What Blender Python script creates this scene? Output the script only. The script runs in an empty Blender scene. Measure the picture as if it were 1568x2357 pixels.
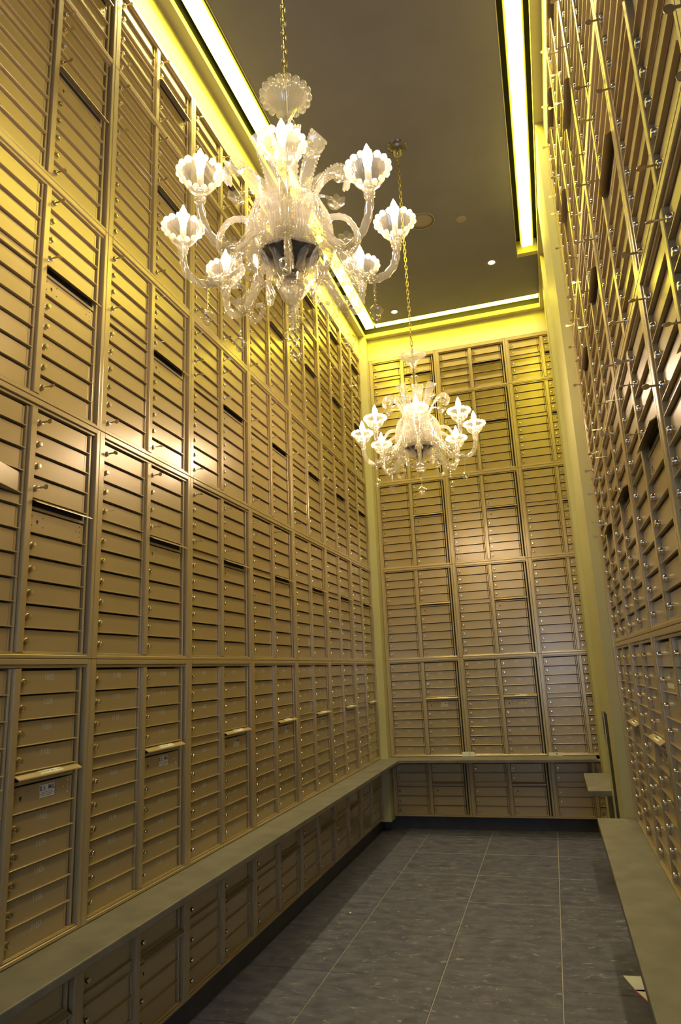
import bpy, math, random
from mathutils import Matrix, Vector

random.seed(7)
R = math.radians
SC = bpy.context.scene
COL = SC.collection

# ---------------------------------------------------------------- camera
CX, CZ = 1.8065, 1.6024
YAW, PITCH, ROLL = -0.2860, 0.2317, -0.0442
fw = Vector((math.sin(YAW) * math.cos(PITCH), math.cos(YAW) * math.cos(PITCH), math.sin(PITCH)))
rt = Vector((math.cos(YAW), -math.sin(YAW), 0.0))
up = rt.cross(fw)
rt2 = rt * math.cos(ROLL) + up * math.sin(ROLL)
up2 = -rt * math.sin(ROLL) + up * math.cos(ROLL)
cam = bpy.data.cameras.new('camera')
cam.sensor_fit = 'AUTO'
cam.sensor_width = 36.0
cam.lens = 36.0 * 1560.1 / 2357.0
cam.clip_start = 0.02
camo = bpy.data.objects.new('camera', cam)
COL.objects.link(camo)
M3 = Matrix((rt2, up2, -fw)).transposed()
camo.matrix_world = Matrix.Translation((CX, 0.0, CZ)) @ M3.to_4x4()
SC.camera = camo

# ---------------------------------------------------------------- world, light, exposure
LENS_STRENGTH = 21.0
LENS_COLOR = (1.0, 0.87, 0.055)
BEAM_COLOR = (1.0, 0.88, 0.66)
BEAM_POWER = 46.0                # per lamp, extra neutral area lamp added below each glowing lens
BULB_STRENGTH = 235.0
BULB_COLOR = (1.0, 0.80, 0.65)
DAY_POWER = 480.0
DAY_COLOR = (0.28, 0.40, 1.0)
wd = bpy.data.worlds.new('world')
SC.world = wd
wd.use_nodes = True
bg = wd.node_tree.nodes['Background']
bg.inputs[0].default_value = (0.35, 0.42, 0.9, 1)
bg.inputs[1].default_value = 0.25

def window_light(x, y, z, w, h, e):
    dl = bpy.data.lights.new('lobby_daylight', 'AREA')
    dl.shape = 'RECTANGLE'
    dl.size, dl.size_y = w, h
    dl.energy = e
    dl.color = DAY_COLOR
    o = bpy.data.objects.new('lobby_daylight', dl)
    COL.objects.link(o)
    o.location = (x, y, z)
    o.rotation_euler = (R(90), 0, R(180))
window_light(2.30, -2.35, 1.75, 0.9, 1.6, DAY_POWER * 0.55)
window_light(-1.00, -2.35, 1.75, 0.9, 1.6, DAY_POWER * 0.45)

SC.view_settings.view_transform = 'Standard'
SC.view_settings.look = 'None'
SC.view_settings.exposure = 0.22
SC.view_settings.gamma = 1.0
SC.view_settings.use_curve_mapping = False
SC.cycles.use_denoising = True
SC.cycles.max_bounces = 6
SC.cycles.diffuse_bounces = 4
SC.cycles.glossy_bounces = 4
SC.cycles.transparent_max_bounces = 18
SC.cycles.sample_clamp_indirect = 6.0
SC.cycles.caustics_reflective = False
SC.cycles.caustics_refractive = False


# ---------------------------------------------------------------- helpers
def tag(o, label=None, cat=None, group=None, kind=None):
    if label: o['label'] = label
    if cat: o['category'] = cat
    if group: o['group'] = group
    if kind: o['kind'] = kind
    return o


def link(name, data, parent=None, loc=(0, 0, 0), rot=(0, 0, 0), scale=None):
    o = bpy.data.objects.new(name, data)
    COL.objects.link(o)
    o.location = loc
    o.rotation_euler = rot
    if scale: o.scale = scale
    if parent: o.parent = parent
    return o


def empty(name, loc=(0, 0, 0), rot=(0, 0, 0), **kw):
    o = link(name, None, None, loc, rot)
    o.empty_display_size = 0.05
    return tag(o, **kw)


class MB:
    """collects shapes, builds ONE mesh"""
    def __init__(s):
        s.v, s.f = [], []

    def add(s, vs, fs):
        b = len(s.v)
        s.v += [tuple(p) for p in vs]
        s.f += [tuple(i + b for i in f) for f in fs]
        return s

    def box(s, a, b):
        x0, y0, z0 = a; x1, y1, z1 = b
        return s.add([(x0, y0, z0), (x1, y0, z0), (x1, y1, z0), (x0, y1, z0), (x0, y0, z1), (x1, y0, z1), (x1, y1, z1), (x0, y1, z1)],
                     [(0, 3, 2, 1), (4, 5, 6, 7), (0, 1, 5, 4), (1, 2, 6, 5), (2, 3, 7, 6), (3, 0, 4, 7)])

    def cbox(s, u0, u1, v0, v1, w0, w1, c=0.0015):
        """box in facade axes (u right, v up, w towards the viewer) with chamfered front edges"""
        P = []
        for (a, b, d, e, w) in ((u0, u1, v0, v1, w0), (u0, u1, v0, v1, w1 - c), (u0 + c, u1 - c, v0 + c, v1 - c, w1)):
            P += [(a, -w, d), (b, -w, d), (b, -w, e), (a, -w, e)]
        F = [(3, 2, 1, 0), (8, 9, 10, 11)]
        for k in (0, 4):
            for i in range(4):
                j = (i + 1) % 4
                F.append((k + i, k + j, k + 4 + j, k + 4 + i))
        return s.add(P, F)

    def tbox(s, x0, x1, y0, y1, z0, z1, c=0.003):
        """box with chamfered top edges"""
        P = []
        for (a, b, d, e, z) in ((x0, x1, y0, y1, z0), (x0, x1, y0, y1, z1 - c), (x0 + c, x1 - c, y0 + c, y1 - c, z1)):
            P += [(a, d, z), (b, d, z), (b, e, z), (a, e, z)]
        F = [(3, 2, 1, 0), (8, 9, 10, 11)]
        for k in (0, 4):
            for i in range(4):
                j = (i + 1) % 4
                F.append((k + i, k + j, k + 4 + j, k + 4 + i))
        return s.add(P, F)

    def prism(s, poly, z0, z1):
        n = len(poly)
        return s.add([(x, y, z0) for x, y in poly] + [(x, y, z1) for x, y in poly],
                     [tuple(range(n - 1, -1, -1)), tuple(range(n, 2 * n))] + [(i, (i + 1) % n, n + (i + 1) % n, n + i) for i in range(n)])

    def lathe(s, prof, seg=24, c=(0, 0, 0), flute=0, amp=0.0, axis='z', cap=True):
        """prof: list of (r, h)"""
        b = []
        for k, (r, h) in enumerate(prof):
            for i in range(seg):
                t = 2 * math.pi * i / seg
                rr = r * (1 + (amp * math.cos(flute * t) if flute else 0))
                p = (rr * math.cos(t), rr * math.sin(t), h)
                if axis == 'w': p = (p[0], -p[2], p[1])
                b.append((p[0] + c[0], p[1] + c[1], p[2] + c[2]))
        F = []
        for k in range(len(prof) - 1):
            for i in range(seg):
                j = (i + 1) % seg
                F.append((k * seg + i, k * seg + j, (k + 1) * seg + j, (k + 1) * seg + i))
        if cap:
            F.append(tuple(range(seg - 1, -1, -1)))
            F.append(tuple((len(prof) - 1) * seg + i for i in range(seg)))
        return s.add(b, F)

    def tube(s, pts, rad, seg=8, rope=0.0, turns=0.0, lobes=3):
        P = [Vector(p) for p in pts]
        n = len(P)
        T = [(P[min(i + 1, n - 1)] - P[max(i - 1, 0)]).normalized() for i in range(n)]
        ref = Vector((0, 0, 1)) if abs(T[0].z) < 0.9 else Vector((1, 0, 0))
        N = (ref - T[0] * ref.dot(T[0])).normalized()
        vs, F = [], []
        for i in range(n):
            N = (N - T[i] * N.dot(T[i])).normalized()
            B = T[i].cross(N)
            r = rad(i / (n - 1)) if callable(rad) else rad
            for k in range(seg):
                a = 2 * math.pi * k / seg
                rr = r * (1 + rope * math.cos(lobes * (a + turns * i / (n - 1) * 2 * math.pi)))
                vs.append(P[i] + N * (rr * math.cos(a)) + B * (rr * math.sin(a)))
        for i in range(n - 1):
            for k in range(seg):
                j = (k + 1) % seg
                F.append((i * seg + k, i * seg + j, (i + 1) * seg + j, (i + 1) * seg + k))
        F.append(tuple(range(seg - 1, -1, -1)))
        F.append(tuple((n - 1) * seg + k for k in range(seg)))
        return s.add(vs, F)

    def ball(s, c, r, seg=8, rings=5, sz=1.0):
        vs = [(c[0], c[1], c[2] - r * sz)]
        for k in range(1, rings):
            a = math.pi * k / rings
            for i in range(seg):
                t = 2 * math.pi * i / seg
                vs.append((c[0] + r * math.sin(a) * math.cos(t), c[1] + r * math.sin(a) * math.sin(t), c[2] - r * sz * math.cos(a)))
        vs.append((c[0], c[1], c[2] + r * sz))
        F = []
        for i in range(seg):
            j = (i + 1) % seg
            F.append((0, 1 + j, 1 + i))
            for k in range(rings - 2):
                a, b = 1 + k * seg, 1 + (k + 1) * seg
                F.append((a + i, a + j, b + j, b + i))
            F.append((1 + (rings - 2) * seg + i, 1 + (rings - 2) * seg + j, len(vs) - 1))
        return s.add(vs, F)

    def mesh(s, name, mat, smooth=False, angle=None):
        me = bpy.data.meshes.new(name)
        me.from_pydata(s.v, [], s.f)
        me.materials.append(mat)
        if smooth:
            me.polygons.foreach_set('use_smooth', [True] * len(me.polygons))
            if angle: 
                try: me.set_sharp_from_angle(angle=R(angle))
                except Exception: pass
        me.update()
        return me


def crom(pts, n):
    """Catmull-Rom through 2D/3D points"""
    P = [Vector(p) for p in pts]
    P = [P[0] * 2 - P[1]] + P + [P[-1] * 2 - P[-2]]
    out = []
    segs = len(P) - 3
    for i in range(n):
        t = i / (n - 1) * segs
        k = min(int(t), segs - 1)
        t -= k
        a, b, c, d = P[k:k + 4]
        out.append(0.5 * ((2 * b) + (c - a) * t + (2 * a - 5 * b + 4 * c - d) * t * t + (3 * b - a - 3 * c + d) * t ** 3))
    return out


# ---------------------------------------------------------------- materials
def nt(name):
    m = bpy.data.materials.new(name)
    m.use_nodes = True
    n = m.node_tree
    return m, n, n.nodes['Principled BSDF']


def pmat(name, col, rough=0.5, metal=0.0, noise=0.0, scale=8.0, bump=0.0, spec=0.5, rvar=0.0, bscale=None, stretch=None, coat=0.0):
    m, n, p = nt(name)
    if coat:
        p.inputs['Coat Weight'].default_value = coat
        p.inputs['Coat Roughness'].default_value = 0.20
    p.inputs['Roughness'].default_value = rough
    p.inputs['Metallic'].default_value = metal
    p.inputs['Specular IOR Level'].default_value = spec
    tc = n.nodes.new('ShaderNodeTexCoord')
    mp = n.nodes.new('ShaderNodeMapping')
    if stretch: mp.inputs['Scale'].default_value = stretch
    n.links.new(tc.outputs['Object'], mp.inputs['Vector'])
    nz = n.nodes.new('ShaderNodeTexNoise')
    nz.inputs['Scale'].default_value = scale
    nz.inputs['Detail'].default_value = 5
    n.links.new(mp.outputs['Vector'], nz.inputs['Vector'])
    rp = n.nodes.new('ShaderNodeValToRGB')
    rp.color_ramp.elements[0].position = 0.3
    rp.color_ramp.elements[1].position = 0.7
    rp.color_ramp.elements[0].color = [c * (1 - noise) for c in col] + [1]
    rp.color_ramp.elements[1].color = [min(1, c * (1 + noise)) for c in col] + [1]
    n.links.new(nz.outputs['Fac'], rp.inputs['Fac'])
    n.links.new(rp.outputs['Color'], p.inputs['Base Color'])
    if rvar:
        mr = n.nodes.new('ShaderNodeMapRange')
        mr.inputs['To Min'].default_value = max(0.02, rough - rvar)
        mr.inputs['To Max'].default_value = rough + rvar
        n.links.new(nz.outputs['Fac'], mr.inputs['Value'])
        n.links.new(mr.outputs['Result'], p.inputs['Roughness'])
    if bump:
        b = n.nodes.new('ShaderNodeBump')
        b.inputs['Strength'].default_value = bump
        b.inputs['Distance'].default_value = 0.002
        nb = n.nodes.new('ShaderNodeTexNoise')
        nb.inputs['Scale'].default_value = bscale or scale * 6
        nb.inputs['Detail'].default_value = 3
        n.links.new(mp.outputs['Vector'], nb.inputs['Vector'])
        n.links.new(nb.outputs['Fac'], b.inputs['Height'])
        n.links.new(b.outputs['Normal'], p.inputs['Normal'])
    return m


def emat(name, col, strength, base=(0.8, 0.8, 0.8)):
    m, n, p = nt(name)
    p.inputs['Base Color'].default_value = (*base, 1)
    p.inputs['Emission Color'].default_value = (*col, 1)
    p.inputs['Emission Strength'].default_value = strength
    return m


def glass(name, tint, body, haze, rough=0.05):
    m = bpy.data.materials.new(name)
    m.use_nodes = True
    n = m.node_tree
    n.nodes.clear()
    out = n.nodes.new('ShaderNodeOutputMaterial')
    tr = n.nodes.new('ShaderNodeBsdfTransparent'); tr.inputs[0].default_value = (*tint, 1)
    gl = n.nodes.new('ShaderNodeBsdfGlossy'); gl.inputs['Roughness'].default_value = rough
    gl.inputs[0].default_value = (1, 0.98, 0.92, 1)
    lw = n.nodes.new('ShaderNodeLayerWeight'); lw.inputs['Blend'].default_value = 0.45
    mr = n.nodes.new('ShaderNodeMapRange')
    mr.inputs['To Min'].default_value = 0.04; mr.inputs['To Max'].default_value = 0.6
    m1 = n.nodes.new('ShaderNodeMixShader'); m2 = n.nodes.new('ShaderNodeMixShader'); m3 = n.nodes.new('ShaderNodeMixShader')
    df = n.nodes.new('ShaderNodeBsdfDiffuse'); df.inputs[0].default_value = (*body, 1)
    tl = n.nodes.new('ShaderNodeBsdfTranslucent'); tl.inputs[0].default_value = (*body, 1)
    m3.inputs[0].default_value = 0.5
    L = n.links.new
    L(lw.outputs['Facing'], mr.inputs['Value']); L(mr.outputs['Result'], m1.inputs[0])
    L(tr.outputs[0], m1.inputs[1]); L(gl.outputs[0], m1.inputs[2])
    L(df.outputs[0], m3.inputs[1]); L(tl.outputs[0], m3.inputs[2])
    m2.inputs[0].default_value = haze
    L(m1.outputs[0], m2.inputs[1]); L(m3.outputs[0], m2.inputs[2])
    L(m2.outputs[0], out.inputs[0])
    return m


def floor_mat():
    m, n, p = nt('slate_tile')
    L = n.links.new
    tc = n.nodes.new('ShaderNodeTexCoord')
    oi = n.nodes.new('ShaderNodeObjectInfo')
    ad = n.nodes.new('ShaderNodeVectorMath'); ad.operation = 'ADD'
    sc = n.nodes.new('ShaderNodeVectorMath'); sc.operation = 'SCALE'; sc.inputs['Scale'].default_value = 9.0
    cb = n.nodes.new('ShaderNodeCombineXYZ')
    L(oi.outputs['Random'], cb.inputs[0]); L(oi.outputs['Random'], cb.inputs[1])
    L(cb.outputs[0], sc.inputs[0]); L(tc.outputs['Object'], ad.inputs[0]); L(sc.outputs[0], ad.inputs[1])
    mp = n.nodes.new('ShaderNodeMapping'); mp.inputs['Scale'].default_value = (1.3, 2.2, 1.0)
    L(ad.outputs[0], mp.inputs[0])
    n1 = n.nodes.new('ShaderNodeTexNoise'); n1.inputs['Scale'].default_value = 6.5; n1.inputs['Detail'].default_value = 8; n1.inputs['Roughness'].default_value = 0.62
    n2 = n.nodes.new('ShaderNodeTexNoise'); n2.inputs['Scale'].default_value = 11.0; n2.inputs['Detail'].default_value = 6; n2.inputs['Distortion'].default_value = 1.2
    L(mp.outputs[0], n1.inputs[0]); L(mp.outputs[0], n2.inputs[0])
    r1 = n.nodes.new('ShaderNodeValToRGB')
    r1.color_ramp.elements[0].position = 0.36; r1.color_ramp.elements[0].color = (0.056, 0.055, 0.080, 1)
    r1.color_ramp.elements[1].position = 0.66; r1.color_ramp.elements[1].color = (0.120, 0.114, 0.136, 1)
    r2 = n.nodes.new('ShaderNodeValToRGB')
    r2.color_ramp.elements[0].position = 0.60; r2.color_ramp.elements[0].color = (0, 0, 0, 1)
    r2.color_ramp.elements[1].position = 0.74; r2.color_ramp.elements[1].color = (0.8, 0.8, 0.8, 1)
    L(n1.outputs['Fac'], r1.inputs[0]); L(n2.outputs['Fac'], r2.inputs[0])
    mx = n.nodes.new('ShaderNodeMix'); mx.data_type = 'RGBA'
    mx.inputs[7].default_value = (0.30, 0.28, 0.24, 1)
    L(r2.outputs[0], mx.inputs[0]); L(r1.outputs[0], mx.inputs[6]); L(mx.outputs[2], p.inputs['Base Color'])
    p.inputs['Roughness'].default_value = 0.42
    b = n.nodes.new('ShaderNodeBump'); b.inputs['Strength'].default_value = 0.25; b.inputs['Distance'].default_value = 0.003
    L(n1.outputs['Fac'], b.inputs['Height']); L(b.outputs[0], p.inputs['Normal'])
    return m


M = {}
M['tan'] = pmat('tan_enamel', (0.450, 0.338, 0.150), 0.30, 0.32, noise=0.02, scale=1.5, coat=0.5)
M['frame'] = pmat('tan_anodised', (0.460, 0.348, 0.160), 0.27, 0.32, noise=0.02, scale=1.5, coat=0.5)
M['black'] = pmat('slot_black', (0.012, 0.012, 0.014), 0.7)
M['chrome'] = pmat('lock_chrome', (0.66, 0.61, 0.50), 0.22, 1.0)
M['key'] = pmat('key_nickel', (0.52, 0.45, 0.33), 0.33, 1.0)
M['engrave'] = pmat('number_paint', (0.62, 0.60, 0.45), 0.6)
M['label'] = pmat('label_paper', (0.74, 0.70, 0.52), 0.6)
M['paper'] = pmat('white_paper', (0.80, 0.77, 0.64), 0.7, noise=0.03)
M['ink'] = pmat('label_ink', (0.05, 0.05, 0.05), 0.6)
M['red'] = pmat('red_ink', (0.55, 0.10, 0.10), 0.6)
M['paint'] = pmat('khaki_paint', (0.50, 0.455, 0.20), 0.5, noise=0.03, scale=3)
M['ceiling'] = pmat('ceiling_paint', (0.185, 0.180, 0.185), 0.75, noise=0.06, scale=2.5)
M['housing'] = pmat('cove_housing', (0.07, 0.065, 0.045), 0.6)
M['cavity_shade'] = pmat('painted_cavity_shade', (0.045, 0.042, 0.03), 0.7)  # near-black colour standing for shade in the cove recess and door gaps
M['stone'] = pmat('counter_stone', (0.150, 0.134, 0.096), 0.45, noise=0.22, scale=9, bump=0.1, bscale=120)
M['base'] = pmat('base_stone', (0.05, 0.05, 0.05), 0.45, noise=0.2, scale=6)
M['grout'] = pmat('grout', (0.30, 0.275, 0.22), 0.8, noise=0.1, scale=20)
M['tile'] = floor_mat()
M['wall'] = pmat('plain_wall', (0.40, 0.36, 0.24), 0.7, noise=0.03)
M['lens'] = emat('light_lens', LENS_COLOR, LENS_STRENGTH)
M['bulb'] = emat('bulb_lit', BULB_COLOR, BULB_STRENGTH)
M['spot'] = emat('downlight_lens', (1.0, 0.86, 0.55), 30.0)
M['glass'] = glass('clear_crystal', (0.985, 0.98, 0.95), (0.92, 0.88, 0.78), 0.03, 0.03)
M['fluted'] = glass('fluted_crystal', (0.95, 0.93, 0.86), (0.95, 0.91, 0.80), 0.17, 0.05)
M['bead'] = glass('bead_crystal', (0.97, 0.95, 0.90), (0.95, 0.92, 0.80), 0.26, 0.05)
M['smoke'] = pmat('silvered_bowl', (0.16, 0.16, 0.17), 0.20, 0.7)
M['brass'] = pmat('chain_brass', (0.62, 0.52, 0.25), 0.3, 1.0)
M['grille'] = pmat('grille_paint', (0.30, 0.26, 0.20), 0.7)
M['steel'] = pmat('strike_steel', (0.50, 0.46, 0.30), 0.35, 0.8)

# ---------------------------------------------------------------- dimensions
W = 0.80
P = 0.0889                       # door pitch
XR = 2.17                        # right mailbox face
YB = 7.36                        # back mailbox face
YL0 = 1.6261                     # near edge of the first left column
XB0 = 0.0790                     # left edge of back cabinets
YR0 = 4.41                       # far edge of the right cabinets
ZC = 0.7075                      # counter top
ROWZ = [0.130, 0.7075, 1.6985, 2.6915, 3.6875, 4.6680]
ROWT = [0.675, 1.6985, 2.6915, 3.6875, 4.6680, 5.2300]
ZS = 5.50                        # soffit underside
ZCEIL = 5.56                     # ceiling panel underside


def struct(name, mb, mat, parent=None, **kw):
    o = link(name, mb.mesh(name, mat, **kw), parent)
    if not parent: o['kind'] = 'structure'
    return o


# ---------------------------------------------------------------- structure
# floor: grout bed with one object per tile
fl = struct('floor', MB().box((-0.40, -1.0, -0.12), (2.75, 7.9, -0.004)), M['grout'])
FX0, FTX, FY1, FTY = 0.4512, 0.6153, 6.5188, 0.6290
xs = [FX0 + k * FTX for k in range(-1, 4)]
ys = [FY1 + FTY * 2 - k * FTY for k in range(0, 15)]
for i in range(len(xs) - 1):
    for j in range(len(ys) - 1):
        x0, x1, y1, y0 = xs[i], min(xs[i + 1], 2.75), min(ys[j], 7.9), ys[j + 1]
        cx, cy = (x0 + x1) / 2, (y0 + y1) / 2
        g = 0.0028
        mb = MB().tbox(x0 - cx + g, x1 - cx - g, y0 - cy + g, y1 - cy - g, -0.012, random.uniform(-0.0005, 0.0003), 0.0015)
        link('tile', mb.mesh('tile', M['tile']), fl, (cx, cy, 0))

struct('wall_left', MB().box((-0.45, -0.85, 0), (-0.32, 7.9, 5.9)), M['wall'])
struct('wall_back', MB().box((-0.32, YB + 0.32, 0), (2.75, YB + 0.45, 5.9)), M['wall'])
struct('wall_right', MB().box((2.60, -0.85, 0), (2.75, YB + 0.32, 5.9)), M['wall'])
# lobby behind the photographer
fwm = MB().box((-2.6, -2.60, 0), (3.6, -2.45, 3.2)); struct('wall_front', fwm, M['wall'])
struct('wall_left', MB().box((-2.75, -2.60, 0), (-2.6, -1.0, 3.2)), M['wall'])
struct('wall_right', MB().box((3.6, -2.60, 0), (3.75, -1.0, 3.2)), M['wall'])
struct('ceiling', MB().box((-2.75, -2.60, 3.2), (3.75, -1.0, 3.3)), M['wall'])
struct('floor', MB().box((-2.75, -2.60, -0.12), (3.75, -1.0, -0.004)), M['base'])
ll = MB(); ll.box((-2.75, -1.0, 0), (-0.32, -0.85, 3.3)); struct('wall_front', ll, M['wall'])
ll = MB(); ll.box((2.60, -1.0, 0), (3.75, -0.85, 3.3)); struct('wall_front', ll, M['wall'])
ll = MB(); ll.box((-0.45, -1.0, 3.2), (2.75, -0.85, 5.9)); struct('wall_front', ll, M['wall'])
# plain wall areas nearer than the mailbox columns
nw = MB(); nw.box((-0.32, -0.85, 0.708), (0.0, YL0 - 0.004, ZS)); nw.box((-0.32, -0.85, 0.0), (-0.05, YL0 - 0.004, 0.675)); struct('wall_left', nw, M['paint'])
nr = MB(); nr.box((XR, -0.85, 0.708), (2.60, YR0 - 5 * W - 0.004, ZS)); struct('wall_right', nr, M['paint'])
# under the right counter
ur = MB(); ur.box((XR, -0.85, 0), (2.60, 4.515, 0.667)); struct('wall_right', ur, M['base'])

# friezes above the cabinets
struct('trim_1', MB().box((-0.32, YL0 - 0.004, 5.2305), (0.0, 7.226, ZS)), M['paint'])
struct('trim_2', MB().box((0.0778, YB, 5.2305), (2.1495, YB + 0.32, ZS)), M['paint'])
struct('trim_3', MB().box((XR, YR0 - 5 * W - 0.004, 5.2305), (2.60, 4.515, ZS)), M['paint'])
# soffits (left, back, right)
sof = MB().prism([(-0.32, -0.85), (0.070, -0.85), (0.070, YB - 0.07), (2.60, YB - 0.07), (2.60, YB + 0.32), (-0.32, YB + 0.32)], ZS, 5.550)
struct('trim_4', sof, M['paint'])
cav = MB().prism([(-0.32, -0.85), (0.040, -0.85), (0.040, YB - 0.04), (2.60, YB - 0.04), (2.60, YB + 0.32), (-0.32, YB + 0.32)], 5.5502, 5.72)  # solid block, shade of the open recess put into its colour
struct('trim_5', cav, M['cavity_shade'])
struct('trim_6', MB().box((2.103, -0.85, ZS), (2.60, YB - 0.07, 5.550)), M['paint'])
struct('trim_7', MB().box((2.125, -0.85, 5.5502), (2.60, YB - 0.07, 5.72)), M['cavity_shade'])
# corner post between the left and the back cabinets
struct('trim_8', MB().box((-0.32, 7.2275, 0.10), (0.0775, YB + 0.30, ZS)), M['paint'])
# end wall of the right bank and the return beyond the opening
pil = struct('trim_9', MB().box((2.112, 4.52, 0.0), (2.60, 5.46, ZS)), M['paint'])
struct('trim_10', MB().box((XR - 0.002, YR0 + 0.001, ZC), (2.60, 4.5195, 5.2305)), M['frame'])
struct('trim_11', MB().prism([(2.118, 6.25), (2.60, 6.25), (2.60, YB + 0.32), (2.150, YB + 0.32), (2.150, YB - 0.01)], 0.0, ZS), M['paint'])
# strike plate and door slot on the end wall
sl = MB(); sl.box((2.1105, 4.93, 0.0), (2.1125, 5.20, 1.262)); link('door_slot', sl.mesh('door_slot', M['black']), pil)
sp = MB()
sp.box((2.108, 5.24, 1.05), (2.1119, 5.44, 1.09)); sp.box((2.108, 5.24, 1.215), (2.1119, 5.44, 1.255))
sp.box((2.108, 5.24, 1.09), (2.1119, 5.27, 1.215)); sp.box((2.108, 5.405, 1.09), (2.1119, 5.44, 1.215))
link('strike_plate', sp.mesh('strike_plate', M['steel']), pil)
sk = MB(); sk.box((2.1106, 5.27, 1.09), (2.1122, 5.405, 1.215)); link('strike_recess', sk.mesh('strike_recess', M['black']), pil)

# toe kicks
struct('baseboard_left', MB().box((-0.32, -0.85, 0), (-0.045, 7.44, 0.127)), M['base'])
struct('baseboard_back', MB().box((-0.045, 7.44, 0), (2.117, 7.66, 0.127)), M['base'])

# ceiling: dark panel with a light channel round it
ce = struct('ceiling', MB().prism([(0.25, -0.85), (1.905, -0.85), (1.905, 6.32), (2.103, 6.32), (2.103, 7.09), (0.25, 7.09)], ZCEIL, 5.72), M['ceiling'])
ed = MB()
ed.box((0.244, -0.85, ZCEIL - 0.003), (0.250, 7.09, ZCEIL + 0.02)); ed.box((1.905, -0.85, ZCEIL - 0.003), (1.911, 6.32, ZCEIL + 0.02))
ed.box((0.244, 7.09, ZCEIL - 0.003), (2.103, 7.096, ZCEIL + 0.02))
link('edge_bead', ed.mesh('edge_bead', M['paint']), ce)
ep = MB().box((1.905, 6.26, ZCEIL - 0.004), (2.103, 6.32, 5.70)); link('channel_end', ep.mesh('channel_end', M['paint']), ce)
struct('ceiling', MB().box((-0.32, -0.85, 5.72), (2.75, 7.9, 5.90)), M['housing'])
# light lenses in the channel
def cove(x0, x1, y0, y1, label):
    t = empty('cove_light', ((x0 + x1) / 2, (y0 + y1) / 2, 5.72), label=label, cat='light', group='cove lights round the ceiling panel')
    cx, cy = (x0 + x1) / 2, (y0 + y1) / 2
    hx, hy = (x1 - x0) / 2, (y1 - y0) / 2
    h = MB().box((-hx - 0.012, -hy - 0.012, -0.12), (hx + 0.012, hy + 0.012, 0.0))
    link('housing', h.mesh('housing', M['housing']), t)
    l = MB().box((-hx, -hy, -0.148), (hx, hy, -0.1201))
    link('lens', l.mesh('lens', M['lens']), t)
    bl = bpy.data.lights.new('added_strip_lamp', 'AREA')
    bl.shape = 'RECTANGLE'; bl.size, bl.size_y = x1 - x0, y1 - y0
    bl.energy = BEAM_POWER * max(y1 - y0, x1 - x0) / 8.0
    bl.color = BEAM_COLOR
    bl.spread = R(95)
    link('added_strip_lamp', bl, t, (0, 0, -0.1495))
cove(0.105, 0.205, 2.35, 7.205, 'long glowing light strip in the ceiling channel along the left wall')
cove(1.960, 2.060, 2.35, 6.18, 'long glowing light strip in the ceiling channel along the right wall')
cove(0.230, 2.095, 7.135, 7.205, 'short glowing light strip in the ceiling channel along the back wall')

# ---------------------------------------------------------------- stroke lettering
ST = {'0': ['0,0 3,0 3,5 0,5 0,0'], '1': ['0.8,4.2 1.6,5 1.6,0'], '2': ['0,5 3,5 3,2.7 0,2.5 0,0 3,0'], '3': ['0,5 3,5 3,0 0,0', '0.8,2.6 3,2.6'],
      '4': ['2.2,0 2.2,5 0,1.6 3,1.6'], '5': ['3,5 0,5 0,2.8 3,2.8 3,0 0,0'], '6': ['3,5 0,5 0,0 3,0 3,2.7 0,2.7'], '7': ['0,5 3,5 1.2,0'],
      '8': ['0,0 3,0 3,5 0,5 0,0', '0,2.6 3,2.6'], '9': ['3,2.4 0,2.4 0,5 3,5 3,0 0,0'], 'U': ['0,5 0,0 3,0 3,5'], 'S': ['3,5 0,5 0,2.6 3,2.6 3,0 0,0'],
      '.': ['1.2,0 1.8,0'], 'M': ['0,0 0,5 1.5,2 3,5 3,0'], 'A': ['0,0 1.5,5 3,0', '0.7,1.8 2.3,1.8'], 'I': ['1.5,0 1.5,5'], 'L': ['0,5 0,0 3,0'],
      'O': ['0,0 3,0 3,5 0,5 0,0'], 'T': ['0,5 3,5', '1.5,5 1.5,0'], 'G': ['3,4.4 3,5 0,5 0,0 3,0 3,2.4 1.6,2.4'], 'N': ['0,0 0,5 3,0 3,5'], ' ': []}


def letters(mb, txt, u, v, h, w, th, cw=0.8):
    """strokes as thin bars, centred on (u, v), standing proud at depth w"""
    k = h / 5.0
    adv = 4.4 * k * cw
    u0 = u - (len(txt) * adv - 1.4 * k * cw) / 2
    for ch in txt:
        for pl in ST[ch]:
            pts = [tuple(float(a) for a in q.split(',')) for q in pl.split()]
            for (a, b), (c, d) in zip(pts, pts[1:]):
                x0, z0, x1, z1 = u0 + a * k * cw, v - h / 2 + b * k, u0 + c * k * cw, v - h / 2 + d * k
                dx, dz = x1 - x0, z1 - z0
                ln = math.hypot(dx, dz) or 1e-6
                ex, ez = dx / ln * th / 2, dz / ln * th / 2
                nx, nz = -ez, ex
                q = [(x0 - ex + nx, z0 - ez + nz), (x0 - ex - nx, z0 - ez - nz), (x1 + ex - nx, z1 + ez - nz), (x1 + ex + nx, z1 + ez + nz)]
                mb.add([(x, -w, z) for x, z in q] + [(x, -w + 0.0006, z) for x, z in q],
                       [(0, 1, 2, 3), (0, 4, 5, 1), (1, 5, 6, 2), (2, 6, 7, 3), (3, 7, 4, 0)])
        u0 += adv
    return mb


# ---------------------------------------------------------------- mailbox cabinets
DW = -0.020                       # door face depth
DU = 0.331                        # door width
U1, U2 = 0.046, 0.419             # left edge of each door column
BF = 0.0218                       # bottom rail


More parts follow.
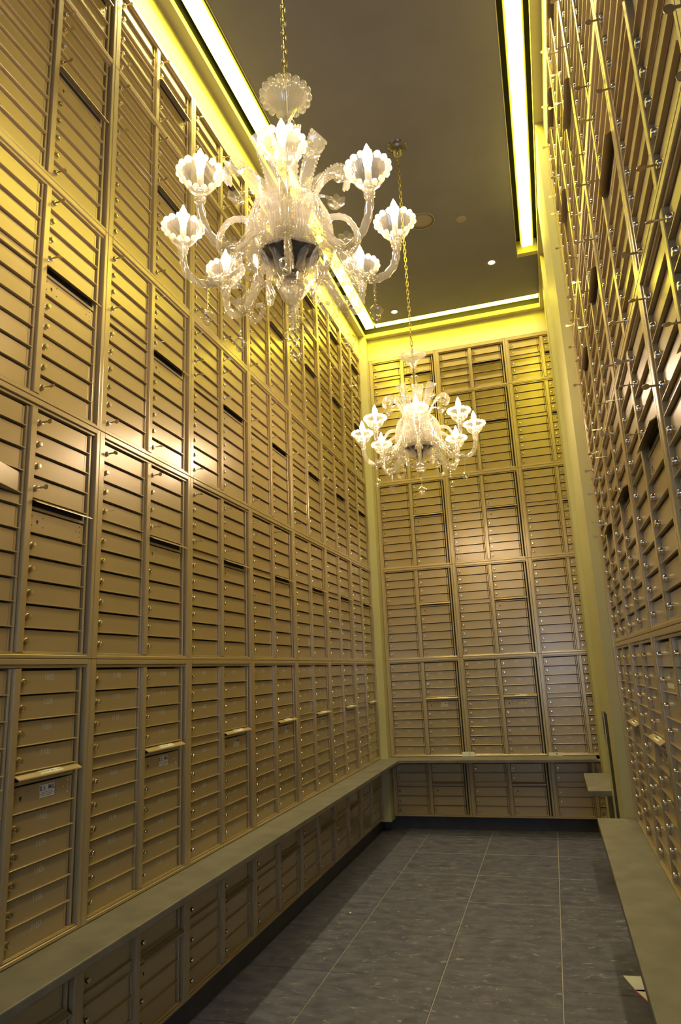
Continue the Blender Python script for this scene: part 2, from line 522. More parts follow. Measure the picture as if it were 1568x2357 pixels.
def door_mesh(h, name):
    m = MB()
    m.cbox(0.0, 0.306, 0.002, h - 0.0066, -0.040, DW, 0.0014)
    m.cbox(0.309, 0.322, 0.002, h - 0.0066, -0.040, DW - 0.003, 0.0014)
    m.cbox(0.0, 0.322, -0.0012, 0.0030, -0.040, DW + 0.0135, 0.0008)
    return m.mesh(name, M['tan'])


ME_DOOR = door_mesh(P, 'box_door')
m = MB(); m.cbox(0.0, 0.322, 0.0015, P / 2 - 0.004, -0.040, DW, 0.0014); m.cbox(0.0, 0.322, -0.0012, 0.0030, -0.040, DW + 0.0135, 0.0008)
ME_FILL = m.mesh('filler_panel', M['tan'])
m = MB(); m.cbox(0.0, 0.306, 0.002, P - 0.004, -0.040, DW, 0.0014); m.cbox(0.309, 0.322, 0.002, P - 0.004, -0.040, DW - 0.003, 0.0014); m.cbox(0.0, 0.322, -0.0012, 0.0030, -0.040, DW + 0.0135, 0.0008)
ME_PLATE = m.mesh('collection_door', M['tan'])
m = MB()
for (a, b) in ((0.018, 0.066), (0.018, 0.030), (0.078, 0.066), (0.078, 0.030), (0.294, 0.072), (0.294, 0.050), (0.294, 0.030), (0.272, 0.050)):
    m.lathe([(0.0034, DW), (0.0032, DW + 0.0015), (0.0018, DW + 0.003)], 8, (a, 0, b), axis='w')
ME_RIVET = m.mesh('rivets', M['frame'], True, 40)
m = MB(); m.lathe([(0.0062, DW - 0.002), (0.0062, DW + 0.0004)], 12, (0.047, 0, 0.047), axis='w'); m.box((0.045, -DW - 0.0005, 0.036), (0.049, -DW + 0.002, 0.047))
ME_HOLE = m.mesh('key_opening', M['black'])
m = MB(); m.cbox(0.0, 0.322, 0.0015, 0.014, -0.040, DW, 0.001); m.cbox(0.0, 0.010, 0.014, P / 2, -0.040, DW, 0.001); m.cbox(0.312, 0.322, 0.014, P / 2, -0.040, DW, 0.001)
ME_SLOT = m.mesh('slot_surround', M['tan'])
m = MB(); m.cbox(0.008, 0.314, 0.012, P / 2, -0.045, -0.026, 0.0005)
ME_DARK = m.mesh('slot_opening', M['black'])
# hood: a sloping lid over the slot with a small turned down lip and end cheeks
m = MB()
zt, a0, a1, d0, d1 = P / 2 + 0.0005, -0.004, 0.328, 0.020, -0.018
prof = [(0.021, zt), (-0.016, zt - 0.0195), (-0.0165, zt - 0.0235), (-0.0145, zt - 0.0225), (0.021, zt - 0.0030)]
n5 = len(prof)
m.add([(a0, y, z) for y, z in prof] + [(a1, y, z) for y, z in prof],
      [tuple(range(n5)), tuple(range(2 * n5 - 1, n5 - 1, -1))] + [(i, n5 + i, n5 + (i + 1) % n5, (i + 1) % n5) for i in range(n5)])
ME_HOOD = m.mesh('mail_slot_hood', M['tan'])
# sticker on the hood
sl_n = Vector((0, -0.0195, 0.037)).normalized()
def onhood(u, t, off):
    y = 0.021 + t * (-0.016 - 0.021); z = zt + t * (-0.0195)
    return (u, y + sl_n.y * off, z + sl_n.z * off)
m = MB()
q = [onhood(0.112, 0.80, 0.0006), onhood(0.232, 0.80, 0.0006), onhood(0.232, 0.32, 0.0006), onhood(0.112, 0.32, 0.0006)]
q2 = [onhood(0.112, 0.80, 0.0), onhood(0.232, 0.80, 0.0), onhood(0.232, 0.32, 0.0), onhood(0.112, 0.32, 0.0)]
m.add(q + q2, [(0, 1, 2, 3), (0, 4, 5, 1), (1, 5, 6, 2), (2, 6, 7, 3), (3, 7, 4, 0)])
ME_STICK = m.mesh('hood_sticker', M['label'])
t_ = letters(MB(), 'OUTGOING MAIL SLOT', 0.172, 0.0, 0.0075, 0.0, 0.0009, 1.0)
t2 = MB()
t2.f = t_.f
t2.v = [onhood(x, 0.56 - z / 0.0418, 0.0010 - yy * 0.5) for x, yy, z in t_.v]
ME_STICKT = t2.mesh('sticker_lettering', M['ink'])
# U.S. MAIL plate on the collection door
m = MB(); m.cbox(0.142, 0.222, 0.030, 0.076, DW - 0.001, DW + 0.0008, 0.0002)
ME_USP = m.mesh('mail_plate', M['label'])
m0 = MB().cbox(0.060, 0.195, 0.014, 0.030, DW - 0.001, DW + 0.0007, 0.0002)
ME_SMALL = m0.mesh('label_sticker', M['label'])
m = letters(MB(), 'U.S. MAIL', 0.182, 0.0635, 0.0135, DW + 0.0014, 0.0022, 0.72)
for zz, u0, u1 in ((0.0485, 0.152, 0.212), (0.0425, 0.149, 0.215), (0.0365, 0.155, 0.209)):
    u = u0
    while u < u1:
        l = random.uniform(0.004, 0.010)
        m.box((u, -DW - 0.0014, zz - 0.0008), (min(u + l, u1), -DW - 0.0006, zz + 0.0008)); u += l + 0.0025
for q in ((0.1425, 0.2215, 0.0752, 0.0758), (0.1425, 0.2215, 0.0302, 0.0308), (0.1425, 0.1431, 0.030, 0.076), (0.2209, 0.2215, 0.030, 0.076)):
    m.box((q[0], -DW - 0.0014, q[2]), (q[1], -DW - 0.0006, q[3]))
ME_UST = m.mesh('mail_lettering', M['ink'])
# lock and key
m = MB(); m.lathe([(0.0125, DW - 0.001), (0.0125, DW + 0.003), (0.0105, DW + 0.004), (0.0105, DW + 0.014), (0.0092, DW + 0.0165), (0.0, DW + 0.0170)], 14, axis='w', cap=False)
ME_LOCK = m.mesh('lock', M['chrome'], True, 50)
m = MB()
m.lathe([(0.0, -0.0009), (0.0105, -0.0009), (0.0105, 0.0009), (0.0, 0.0009)], 14, (0, 0, 0), cap=False)
m.v = [(x, y - 0.0315, z) for x, y, z in m.v]       # bow: flat disc standing off the lock, lying in the u-w plane
m.box((-0.0035, -0.023, -0.0009), (0.0035, 0.004, 0.0009))
ME_KEY = m.mesh('key', M['key'])

_frames, _bodies = {}, {}


def frame_mesh(H, rows):
    k = (round(H, 4), rows)
    if k in _frames: return _frames[k]
    m = MB()
    top = BF + rows * P
    g = 0.0008
    c = 0.0022
    m.cbox(g, 0.034, g, H - g, -0.060, 0.0, c)                      # left stile
    m.cbox(0.034, 0.044, BF - 0.004, top + 0.006, -0.060, -0.006, 0.0015)
    m.cbox(0.779, W - g, g, H - g, -0.060, 0.0, c)                  # right stile
    m.cbox(0.752, 0.765, BF - 0.002, top + 0.004, -0.060, -0.016, 0.0015)
    m.cbox(0.385, 0.417, BF, top, -0.060, -0.003, c)                # centre stile
    m.cbox(0.372, 0.383, BF, top, -0.060, -0.017, 0.0012)
    m.cbox(0.0345, 0.7785, g, BF - 0.007, -0.060, 0.0, c)           # bottom rail, stepped
    m.cbox(0.0345, 0.7785, BF - 0.0065, BF - 0.0008, -0.060, -0.006, 0.0012)
    m.cbox(0.0345, 0.7785, top + 0.014, H - g, -0.060, 0.0, c)      # top rail, stepped
    m.cbox(0.0345, 0.7785, top + 0.002, top + 0.0135, -0.060, -0.009, 0.0012)
    _frames[k] = m.mesh('frame', M['frame'])
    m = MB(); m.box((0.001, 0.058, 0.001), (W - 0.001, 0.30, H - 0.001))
    _bodies[k] = m.mesh('case', M['cavity_shade'])  # shade behind the door gaps put into the case colour
    return _frames[k]


def cabinet(wall, loc, rot, H, half, numbers, keys, label, group, ajar=None, sticker=None):
    t = empty('mailbox_cabinet', loc, (0, 0, rot), label=label, cat='mailbox cabinet', group=group)
    rows = 5.5 if half else 10.5
    up_n, dn_n = (2, 3) if half else (4, 6)
    fm = frame_mesh(H, rows)
    link('frame', fm, t)
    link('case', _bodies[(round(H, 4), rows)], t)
    top = BF + rows * P
    num = list(numbers) if numbers else None

    def door(u, v, key, n):
        d = link('box_door', ME_DOOR, t, (u, 0, v))
        link('lock', ME_LOCK, d, (0.024, 0, 0.0405))
        if key:
            a = random.choice((0, 90, 90, random.uniform(-40, 40), random.uniform(60, 120)))
            link('key', ME_KEY, d, (0.024, 0, 0.0405), (0, R(a), 0))
        if n:
            mb = letters(MB(), str(n), 0.160, 0.058, 0.0175, DW + 0.0009, 0.0022, 0.85)
            link('box_number', mb.mesh('box_number', M['engrave']), d)
        return d
    for c, u in enumerate((U1, U2)):
        v = top
        for i in range(up_n):
            v -= P
            kk = keys and ((i == 0) or (i == up_n - 1 and not half))
            if keys and random.random() < 0.05: kk = True
            d = door(u, v, kk, num.pop(0) if num else None)
            if sticker == (c, i): link('label_sticker', ME_SMALL, d)
            if ajar == (c, i):
                d.location = (u + 0.320, 0.016, v)
                d.rotation_euler = (0, 0, R(14))
                d.location = Vector((u, 0, v)) + Vector((0.322, 0.02, 0)) - Matrix.Rotation(R(14), 3, 'Z') @ Vector((0.322, 0.02, 0))
        v -= P / 2
        if c == 0:
            link('filler_panel', ME_FILL, t, (u, 0, v))
            nn = dn_n
        else:
            s = link('slot_surround', ME_SLOT, t, (u, 0, v))
            link('slot_opening', ME_DARK, s)
            h = link('mail_slot_hood', ME_HOOD, t, (u, 0, v))
            v -= P
            pl = link('collection_door', ME_PLATE, t, (u, 0, v))
            link('rivets', ME_RIVET, pl); link('key_opening', ME_HOLE, pl)
            if numbers:
                link('hood_sticker', ME_STICK, h); link('sticker_lettering', ME_STICKT, h)
                link('mail_plate', ME_USP, pl); link('mail_lettering', ME_UST, pl)
            nn = dn_n - 1
        for i in range(nn):
            v -= P
            kk = keys and i == nn - 1 and keys != 'two'
            door(u, v, kk, num.pop(0) if num else None)
    return t


def suites(start):
    f, n = divmod(start, 100)
    while True:
        yield f * 100 + n
        n += 1
        if n > 26:
            f, n = f + 1, 1


ROWN = ['in the row under the counter', 'first row above the counter', 'second row above the counter', 'third row above the counter',
        'fourth row above the counter', 'short top row']
LCOL = ['column nearest the camera', 'second column from the camera', 'third column from the camera', 'fourth column from the camera',
        'fifth column from the camera', 'sixth column from the camera', 'last column before the corner']
BCOL = ['left column', 'middle column', 'right column']
RCOL = ['last column by the pilaster', 'second column from the pilaster', 'third column from the pilaster', 'fourth column from the pilaster', 'fifth column from the pilaster']
KEYS = [None, None, 'two', 'all', 'all', 'all']
g = suites(1015)
numL = [[next(g) for _ in range(19)] for k in range(7)]
gb = suites(1521)
numB = []
for k in range(3):
    if k == 1: gb = suites(1614)
    numB.append([next(gb) for _ in range(19)])
gr = suites(1801)
numR = [[next(gr) for _ in range(19)] for k in range(5)]
for r in range(6):
    H = ROWT[r] - ROWZ[r]
    half = r in (0, 5)
    for k in range(7):
        cabinet('left', (0, YL0 + k * W, ROWZ[r]), R(90), H, half, numL[k] if r == 1 else None, KEYS[r],
                'tan mailbox cabinet, left wall, %s, %s' % (LCOL[k], ROWN[r]), 'mailbox cabinets on the left wall',
                ajar=(0, 3) if (r == 2 and k == 0) else None)
    for k in range(3):
        cabinet('back', (XB0 + k * W, YB, ROWZ[r]), 0, H, half, numB[k] if r == 1 else None, KEYS[r],
                'tan mailbox cabinet, back wall, %s, %s' % (BCOL[k], ROWN[r]), 'mailbox cabinets on the back wall')
    if r:
        for k in range(5):
            if k == 4 and r == 1: continue
            cabinet('right', (XR, YR0 - k * W, ROWZ[r]), R(-90), H, half, numR[k] if r == 1 else None, KEYS[r],
                    'tan mailbox cabinet, right wall, %s, %s' % (RCOL[k], ROWN[r]), 'mailbox cabinets on the right wall',
                    sticker=(0, 1) if (r == 1 and k == 2) else None)

# ---------------------------------------------------------------- counters
def slab(name, poly, z0, z1, label, cat):
    m = MB()
    n = len(poly)
    cxm = sum(p[0] for p in poly) / n; cym = sum(p[1] for p in poly) / n
    m.prism([(x - poly[0][0], y - poly[0][1]) for x, y in poly], 0, z1 - z0)
    me = m.mesh(name, M['stone'])
    o = link(name, me, None, (poly[0][0], poly[0][1], z0))
    b = o.modifiers.new('bevel', 'BEVEL'); b.width = 0.004; b.segments = 2; b.limit_method = 'ANGLE'
    return tag(o, label=label, cat=cat)
slab('stone_counter', [(-0.30, -0.6), (0.215, -0.6), (0.215, YB - 0.25), (2.117, YB - 0.25), (2.117, YB + 0.25), (-0.30, YB + 0.25)], 0.6755, 0.7070,
     'long grey stone counter running along the left wall and across the back wall', 'counter')
slab('stone_counter', [(1.961, -0.6), (2.59, -0.6), (2.59, 4.515), (1.961, 4.515)], 0.6675, 0.7070,
     'grey stone counter along the right wall, ending at the pilaster', 'counter')
slab('stone_shelf', [(1.955, 5.42), (2.59, 5.465), (2.59, 6.245), (1.955, 6.245)], 0.6675, 0.7070,
     'short grey stone shelf in the recess beyond the pilaster', 'shelf')

# ---------------------------------------------------------------- ceiling fittings
def fitting(name, x, y, r, label, cat, kind):
    t = empty(name, (x, y, ZCEIL), label=label, cat=cat, group='small downlights in the ceiling' if kind == 'down' else None)
    if kind == 'down':
        m = MB().lathe([(r, 0.0), (r, -0.004), (r * 0.72, -0.007), (r * 0.60, -0.001), (r * 0.60, 0.0)], 28, cap=False)
        link('trim_ring', m.mesh('trim_ring', M['grille'], True, 40), t)
        m = MB().lathe([(r * 0.60, -0.0005), (r * 0.45, -0.003), (0.002, -0.0035)], 24)
        link('lens', m.mesh('lens', M['spot'], True), t)
    elif kind == 'speaker':
        m = MB().lathe([(r, 0.0), (r, -0.006), (r * 0.95, -0.009), (r * 0.92, -0.006)], 40, cap=False)
        link('rim', m.mesh('rim', M['grille'], True, 40), t)
        m = MB().lathe([(r * 0.92, -0.0055), (r * 0.5, -0.0065), (0.002, -0.007)], 40)
        link('grille', m.mesh('grille', M['grille'], True), t)
    else:
        m = MB().lathe([(r, 0.0), (r, -0.004), (r * 0.94, -0.006), (0.001, -0.0065)], 28)
        link('cover', m.mesh('cover', M['grille'], True, 40), t)
    return t
fitting('downlight', 1.655, 6.31, 0.050, 'small lit round downlight nearer the right light strip', 'downlight', 'down')
fitting('downlight', 0.520, 6.90, 0.050, 'small lit round downlight near the far left ceiling corner', 'downlight', 'down')
fitting('ceiling_speaker', 1.105, 5.42, 0.118, 'large round speaker grille in the dark ceiling', 'speaker', 'speaker')
fitting('ceiling_cover', 1.449, 5.52, 0.047, 'small blank round cover plate in the dark ceiling', 'cover plate', 'cover')

# ---------------------------------------------------------------- chandeliers
def leaf_mesh(path, width, name, nu=15, nl=14, rib=0.0022, beads=True, curl=0.0, mat='fluted'):
    """ribbed glass leaf along a curve in the x-z plane, width along y, beads on both long edges"""
    C = crom([(p[0], 0, p[1]) for p in path], nl)
    m = MB()
    vs, F = [], []
    for side in (0, 1):
        for i, c in enumerate(C):
            t = (C[min(i + 1, nl - 1)] - C[max(i - 1, 0)]).normalized()
            n = Vector((-t.z, 0, t.x))
            w = width(i / (nl - 1))
            for k in range(nu):
                s = k / (nu - 1) * 2 - 1
                off = rib * math.cos(s * math.pi * (nu - 1) / 2) + curl * (s * s) * w
                vs.append(c + n * (off + (0.0028 if side else -0.0028)) + Vector((0, s * w / 2, 0)))
    N = nl * nu
    for i in range(nl - 1):
        for k in range(nu - 1):
            a = i * nu + k
            F.append((a, a + 1, a + nu + 1, a + nu))
            F.append((N + a, N + a + nu, N + a + nu + 1, N + a + 1))
    for i in range(nl - 1):
        for k in (0, nu - 1):
            a = i * nu + k
            F.append((a, a + nu, N + a + nu, N + a))
    for k in range(nu - 1):
        for i in (0, nl - 1):
            a = i * nu + k
            F.append((a, a + 1, N + a + 1, N + a))
    m.add(vs, F)
    if beads:
        for sgn in (-1, 1):
            acc, last = 0.0, None
            fine = crom([(p[0], 0, p[1]) for p in path], 90)
            for i, c in enumerate(fine):
                w = width(i / 89)
                p = Vector((c.x, sgn * w / 2, c.z))
                if last is None or (p - last).length > 0.0115:
                    m.ball(p, 0.0058, 6, 4); last = p
    return m.mesh(name, M[mat], True, 50)


def cup_profile():
    return [(0.013, 0.0), (0.019, 0.004), (0.021, 0.012), (0.017, 0.018), (0.030, 0.030), (0.044, 0.044), (0.054, 0.062), (0.060, 0.082), (0.068, 0.094), (0.0655, 0.094), (0.057, 0.082), (0.051, 0.062), (0.041, 0.046), (0.026, 0.033), (0.012, 0.026)]


CH = {}
m = MB().lathe(cup_profile(), 60, flute=20, amp=0.016, cap=False)
CH['cup'] = m.mesh('candle_cup', M['glass'], True, 60)
m = MB()
for k in range(16):
    a = 2 * math.pi * k / 16
    m.ball((0.069 * math.cos(a), 0.069 * math.sin(a), 0.0965), 0.0118, 8, 6)
CH['beads'] = m.mesh('bead_ring', M['bead'], True, 60)
m = MB().lathe([(0.016, 0.010), (0.016, 0.022), (0.0115, 0.024), (0.0115, 0.106), (0.0135, 0.108), (0.0135, 0.114), (0.010, 0.116)], 16)
CH['candle'] = m.mesh('candle_tube', M['fluted'], True, 40)
m = MB().lathe([(0.0085, 0.115), (0.0150, 0.124), (0.0175, 0.138), (0.0160, 0.154), (0.010, 0.170), (0.0045, 0.184), (0.001, 0.192)], 14)
CH['bulb'] = m.mesh('bulb', M['bulb'], True, 60)
ARM = crom([(0.045, 0, 3.115), (0.075, 0, 3.185), (0.125, 0, 3.225), (0.180, 0, 3.195), (0.225, 0, 3.130), (0.275, 0, 3.090), (0.330, 0, 3.095), (0.372, 0, 3.135), (0.388, 0, 3.195), (0.389, 0, 3.226)], 56)
m = MB().tube(ARM, lambda t: 0.0155 - 0.002 * t, 9, rope=0.14, turns=14, lobes=3)
m.lathe([(0.014, 3.212), (0.019, 3.217), (0.019, 3.224), (0.013, 3.228)], 14, (0.389, 0, 0))
CH['arm'] = m.mesh('arm', M['fluted'], True, 60)
# lower S scroll hung on each arm
S1 = [(0.100, 0, 3.075), (0.130, 0, 3.135), (0.175, 0, 3.150), (0.220, 0, 3.110), (0.232, 0, 3.050), (0.200, 0, 3.015), (0.165, 0, 3.030), (0.162, 0, 3.065), (0.190, 0, 3.075)]
m = MB().tube(crom(S1, 50), lambda t: 0.0130 * (1 - 0.45 * t), 8, rope=0.16, turns=9, lobes=3)
m.ball((0.190, 0, 3.075), 0.009, 8, 6)
CH['scroll'] = m.mesh('scroll', M['fluted'], True, 60)
S2 = [(0.090, 0, 3.160), (0.150, 0, 3.262), (0.215, 0, 3.255), (0.255, 0, 3.195), (0.262, 0, 3.135), (0.235, 0, 3.100), (0.212, 0, 3.118), (0.222, 0, 3.142)]
m = MB().tube(crom(S2, 46), lambda t: 0.0125 * (1 - 0.4 * t), 8, rope=0.16, turns=9, lobes=3)
CH['scroll2'] = m.mesh('arched_scroll', M['fluted'], True, 60)


def flower(m, c, r, petals=6, ax=0.0):
    for k in range(petals):
        a = 2 * math.pi * k / petals + ax
        d = Vector((math.cos(a), math.sin(a), 0.25))
        base = Vector(c)
        pts = [base + d * (r * t) + Vector((0, 0, 0.25 * r * t * t)) for t in (0.1, 0.4, 0.75, 1.0)]
        nrm = Vector((-math.sin(a), math.cos(a), 0))
        ws = (0.10, 0.34, 0.40, 0.12)
        vs = []
        for p, w in zip(pts, ws):
            vs += [p - nrm * (w * r), p + Vector((0, 0, 0.05 * r)), p + nrm * (w * r)]
        th = Vector((0, 0, -0.0025))
        n = len(vs)
        F = []
        for i in range(3):
            for j in range(2):
                a_ = i * 3 + j
                F.append((a_, a_ + 1, a_ + 4, a_ + 3)); F.append((n + a_, n + a_ + 3, n + a_ + 4, n + a_ + 1))
            for j in (0, 2):
                a_ = i * 3 + j
                F.append((a_, a_ + 3, n + a_ + 3, n + a_))
        F += [(0, 1, n + 1, n), (1, 2, n + 2, n + 1), (9, 10, n + 10, n + 9), (10, 11, n + 11, n + 10)]
        m.add(vs + [v + th for v in vs], F)
    m.ball((c[0], c[1], c[2] + 0.004), r * 0.2, 8, 5)


m = MB(); flower(m, (0.282, 0, 3.104), 0.034, 7); flower(m, (0.282, 0, 3.080), 0.026, 6, 0.4)
for k in range(6):
    a = 2 * math.pi * k / 6
    m.ball((0.282 + 0.022 * math.cos(a), 0.022 * math.sin(a), 3.094), 0.010, 7, 5)
CH['rosette'] = m.mesh('rosette', M['glass'], True, 60)
m = MB()
for i in range(5):
    m.ball((0.300, 0, 3.068 - i * 0.0165), 0.0066 - 0.0004 * i, 7, 5)
m.tube([(0.300, 0, 3.078), (0.300, 0, 2.985)], 0.0014, 5)
m.lathe([(0.003, 2.986), (0.012, 2.981), (0.025, 2.965), (0.022, 2.955), (0.012, 2.945), (0.016, 2.938), (0.010, 2.928), (0.001, 2.924)], 18, (0.300, 0, 0), flute=6, amp=0.16)
CH['pendant'] = m.mesh('pendant', M['glass'], True, 30)
CH['plume'] = leaf_mesh([(0.040, 3.130), (0.052, 3.250), (0.072, 3.370), (0.102, 3.470), (0.135, 3.545), (0.160, 3.572)], lambda t: 0.032 + 0.052 * t ** 1.2, 'plume', curl=0.05)
CH['curl_plume'] = leaf_mesh([(0.040, 3.130), (0.056, 3.250), (0.088, 3.380), (0.135, 3.480), (0.185, 3.520), (0.222, 3.505), (0.232, 3.468), (0.208, 3.452)], lambda t: 0.032 + 0.034 * math.sin(min(1, t * 1.15) * math.pi * 0.7) - 0.012 * max(0, t - 0.8) * 5, 'curled_plume', nl=20)
CH['leaf'] = leaf_mesh([(0.035, 3.190), (0.050, 3.275), (0.088, 3.318), (0.128, 3.292), (0.149, 3.225), (0.153, 3.155), (0.147, 3.100), (0.138, 3.078)], lambda t: 0.036 + 0.046 * math.sin(min(1, t * 1.1) * math.pi / 2), 'drooping_leaf', nu=17, nl=20)
m = MB()
m.tube(crom([(0.045, 0, 3.18), (0.075, 0, 3.33), (0.125, 0, 3.425), (0.185, 0, 3.440), (0.205, 0, 3.425)], 24), 0.0055, 7, rope=0.1, turns=6)
flower(m, (0.207, 0, 3.418), 0.038, 6); flower(m, (0.200, 0, 3.402), 0.026, 5, 0.3)
CH['flower'] = m.mesh('flower', M['glass'], True, 60)
# core pieces
m = MB().lathe([(0.016, 3.712), (0.022, 3.728), (0.034, 3.758), (0.048, 3.785), (0.066, 3.806), (0.084, 3.820), (0.081, 3.822), (0.062, 3.812), (0.044, 3.790), (0.030, 3.762), (0.018, 3.735), (0.012, 3.718)], 72, flute=24, amp=0.03, cap=False)
for k in range(17):
    a = 2 * math.pi * k / 17
    m.ball((0.088 * math.cos(a), 0.088 * math.sin(a), 3.826), 0.0155, 10, 7)
CH['crown'] = m.mesh('crown', M['fluted'], True, 60)
m = MB().lathe([(0.026, 3.690), (0.032, 3.698), (0.032, 3.706), (0.024, 3.713), (0.013, 3.715)], 24)
m.lathe([(0.013, 3.66), (0.013, 3.69)], 16)
m.lathe([(0.014, 3.592), (0.024, 3.600), (0.035, 3.620), (0.037, 3.632), (0.033, 3.648), (0.020, 3.662), (0.013, 3.666)], 24)
m.lathe([(0.022, 3.566), (0.031, 3.572), (0.031, 3.584), (0.022, 3.590)], 24, flute=12, amp=0.05)
CH['stem'] = m.mesh('stem', M['glass'], True, 50)
m = MB().lathe([(0.006, 3.04), (0.006, 3.83)], 10); m.lathe([(0.022, 3.08), (0.034, 3.12), (0.034, 3.20), (0.022, 3.26), (0.008, 3.28)], 20)
CH['rod'] = m.mesh('centre_rod', M['brass'], True, 40)
m = MB().lathe([(0.021, 2.962), (0.023, 2.985), (0.030, 3.006), (0.046, 3.022), (0.072, 3.034), (0.096, 3.045), (0.107, 3.053), (0.100, 3.056), (0.030, 3.062)], 64, flute=32, amp=0.008)
CH['bowl'] = m.mesh('bowl', M['smoke'], True, 50)
m = MB()
for k in range(26):
    a = 2 * math.pi * k / 26
    m.ball((0.111 * math.cos(a), 0.111 * math.sin(a), 3.054), 0.0125, 8, 6)
m.lathe([(0.100, 3.058), (0.116, 3.066), (0.120, 3.076), (0.100, 3.080), (0.050, 3.085)], 52, flute=26, amp=0.03)
CH['bowl_rim'] = m.mesh('bowl_rim', M['glass'], True, 60)
m = MB().lathe([(0.020, 2.935), (0.028, 2.940), (0.028, 2.956), (0.020, 2.962)], 20)
m.lathe([(0.010, 2.838), (0.022, 2.852), (0.036, 2.875), (0.044, 2.900), (0.042, 2.918), (0.030, 2.932), (0.018, 2.936)], 48, flute=16, amp=0.04)
for k in range(14):
    a = 2 * math.pi * k / 14
    m.ball((0.044 * math.cos(a), 0.044 * math.sin(a), 2.908), 0.008, 7, 5)
m.lathe([(0.006, 2.815), (0.013, 2.822), (0.013, 2.832), (0.008, 2.838)], 16)
CH['finial'] = m.mesh('finial', M['bead'], True, 50)
m = MB()
for i in range(3): m.ball((0, 0, 2.812 - i * 0.013), 0.006, 7, 5)
m.lathe([(0.003, 2.778), (0.014, 2.773), (0.030, 2.755), (0.026, 2.745), (0.014, 2.734), (0.019, 2.727), (0.012, 2.716), (0.001, 2.712)], 18, flute=6, amp=0.16)
CH['drop'] = m.mesh('bottom_drop', M['glass'], True, 30)
m = MB().lathe([(0.020, ZCEIL - 0.030), (0.045, ZCEIL - 0.022), (0.066, ZCEIL - 0.010), (0.074, ZCEIL - 0.001), (0.070, ZCEIL)], 48, flute=16, amp=0.05)
CH['canopy'] = m.mesh('canopy', M['smoke'], True, 50)
m = MB(); m.ball((0, 0, ZCEIL - 0.062), 0.036, 18, 12)
CH['canopy_ball'] = m.mesh('canopy_ball', M['glass'], True, 60)
# one chain link: a long ring
lp = []
for k in range(20):
    a = 2 * math.pi * k / 20
    lp.append((0.0085 * math.cos(a), 0, 0.0085 * math.sin(a) + (0.0125 if math.sin(a) >= 0 else -0.0125)))
m = MB(); lp2 = lp + [lp[0], lp[1]]
m.tube(lp2, 0.0026, 6)
CH['link'] = m.mesh('link', M['brass'], True, 60)


def chandelier(x, y, rot, label, dz=0.0):
    t = empty('chandelier', (x, y, dz), (0, 0, 0), label=label, cat='chandelier', group='crystal chandeliers down the middle of the room')
    c = link('canopy', CH['canopy'], t, (0, 0, -dz)); link('canopy_ball', CH['canopy_ball'], c)
    top, bot = ZCEIL - 0.090 - dz, 3.807
    n = int((top - bot) / 0.0335)
    ch = link('chain', MB().lathe([(0.004, top - 0.012), (0.006, top), (0.004, top + 0.012)], 8).mesh('chain', M['brass']), t)
    for i in range(n + 1):
        link('link', CH['link'], ch, (0, 0, bot + 0.012 + i * (top - bot) / n), (0, random.uniform(-0.05, 0.05), R(90 * (i % 2)) + 0.5))
    for nm, k in (('crown', 'crown'), ('stem', 'stem'), ('centre_rod', 'rod'), ('bowl', 'bowl'), ('bowl_rim', 'bowl_rim'), ('finial', 'finial'), ('bottom_drop', 'drop')):
        link(nm, CH[k], t, (0, 0, {'crown': -0.028, 'stem': -0.030, 'bowl': 0.052, 'bowl_rim': 0.052, 'finial': 0.062, 'bottom_drop': 0.035}.get(nm, 0)))
    for k in range(8):
        a = rot + k * math.pi / 4
        arm = link('arm', CH['arm'], t, (0, 0, -0.090), (0, 0, a))
        link('candle_cup', CH['cup'], arm, (0.389, 0, 3.226)); link('bead_ring', CH['beads'], arm, (0.389, 0, 3.226)); link('candle_tube', CH['candle'], arm, (0.389, 0, 3.226)); link('bulb', CH['bulb'], arm, (0.389, 0, 3.226))
        link('rosette', CH['rosette'], arm); link('pendant', CH['pendant'], arm); link('scroll', CH['scroll'], arm)
        b = a + math.pi / 8
        link('arched_scroll', CH['scroll2'], t, (0, 0, -0.06), (0, 0, b))
        link('drooping_leaf', CH['leaf'], t, (0, 0, -0.008), (0, 0, b))
        link('flower', CH['flower'], t, (0, 0, -0.03), (0, 0, b + 0.12))
        link('plume' if k % 2 else 'curled_plume', CH['plume' if k % 2 else 'curl_plume'], t, (0, 0, -0.045), (0, 0, a + 0.1))
    return t
A0 = math.atan2(0 - 2.054, CX - 1.055)
chandelier(1.055, 2.054, A0 - 0.041, 'large clear glass chandelier nearest the camera, eight lit candle bulbs', -0.021)
A1 = math.atan2(0 - 4.46, CX - 1.084)
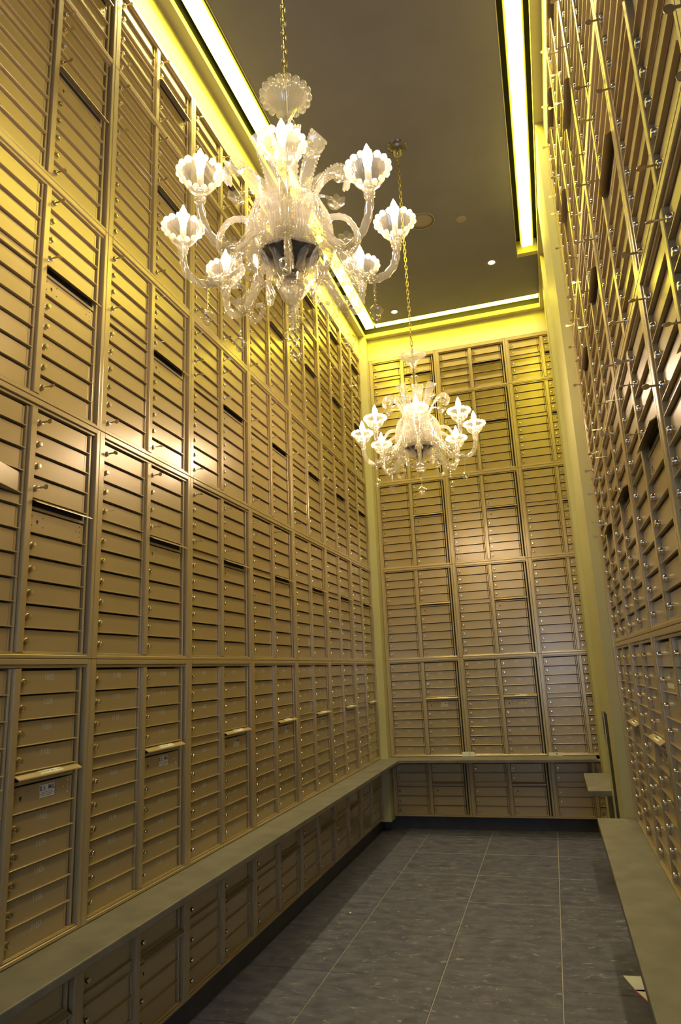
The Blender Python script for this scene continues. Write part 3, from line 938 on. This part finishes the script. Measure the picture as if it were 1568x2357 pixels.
chandelier(1.084, 4.46, A1 - 0.002, 'smaller looking clear glass chandelier hanging farther back before the back wall')

# ---------------------------------------------------------------- small things
# paper signs on the back cabinets' bottom rail
def note(x, v, w, h, txt, label):
    t = empty('paper_label', (x, YB - 0.0005, v), label=label, cat='paper label')
    m = MB().cbox(0, w, 0, h, 0.0, 0.0012, 0.0002); link('sheet', m.mesh('sheet', M['paper']), t)
    m = MB()
    if txt: letters(m, txt, w * 0.60, h * 0.5, h * 0.55, 0.0020, 0.003)
    else:
        m.box((w * 0.52, -0.0020, h * 0.42), (w * 0.64, -0.0012, h * 0.72)); m.box((w * 0.58, -0.0020, h * 0.35), (w * 0.61, -0.0012, h * 0.5))
    link('mark', m.mesh('mark', M['ink']), t)
note(0.748 + XB0, 0.7085, 0.125, 0.045, '1', 'yellowish paper label with a 1 standing on the back counter, left of centre')
note(1.600 + XB0, 0.7085, 0.130, 0.032, None, 'small white paper label on the back counter, right of centre')
# mailing pieces on the floor under the right counter
m = MB().prism([(0.0, 0.0), (0.096, 0.005), (0.20, -0.10), (0.14, -0.176), (0.045, -0.168)], 0.0, 0.003)
t = link('leaflet', m.mesh('leaflet', M['paper']), None, (1.986, 4.225, 0.0004))
tag(t, 'cream paper leaflet on the tile floor beside the right counter edge', 'leaflet')
m = MB().prism([(0.0, 0.0), (0.12, 0.02), (0.14, -0.12), (0.05, -0.125)], 0.0, 0.003)
t = empty('envelope', (2.022, 4.068, 0.0004), label='paper envelope with a red edge lying in front of the leaflet', cat='envelope')
link('sheet', m.mesh('sheet', M['paper']), t)
m = MB().prism([(0.0, -0.003), (0.006, -0.001), (0.056, -0.123), (0.050, -0.128)], 0.0005, 0.0034)
link('red_edge', m.mesh('red_edge', M['red']), t)
m = MB().ball((0, 0, 0.004), 0.008, 6, 4, 0.5)
t = link('paper_scrap', m.mesh('paper_scrap', M['paper']), None, (0.310, 4.90, 0.0)); tag(t, 'tiny white paper scrap on the floor at the counter shadow edge', 'paper scrap')
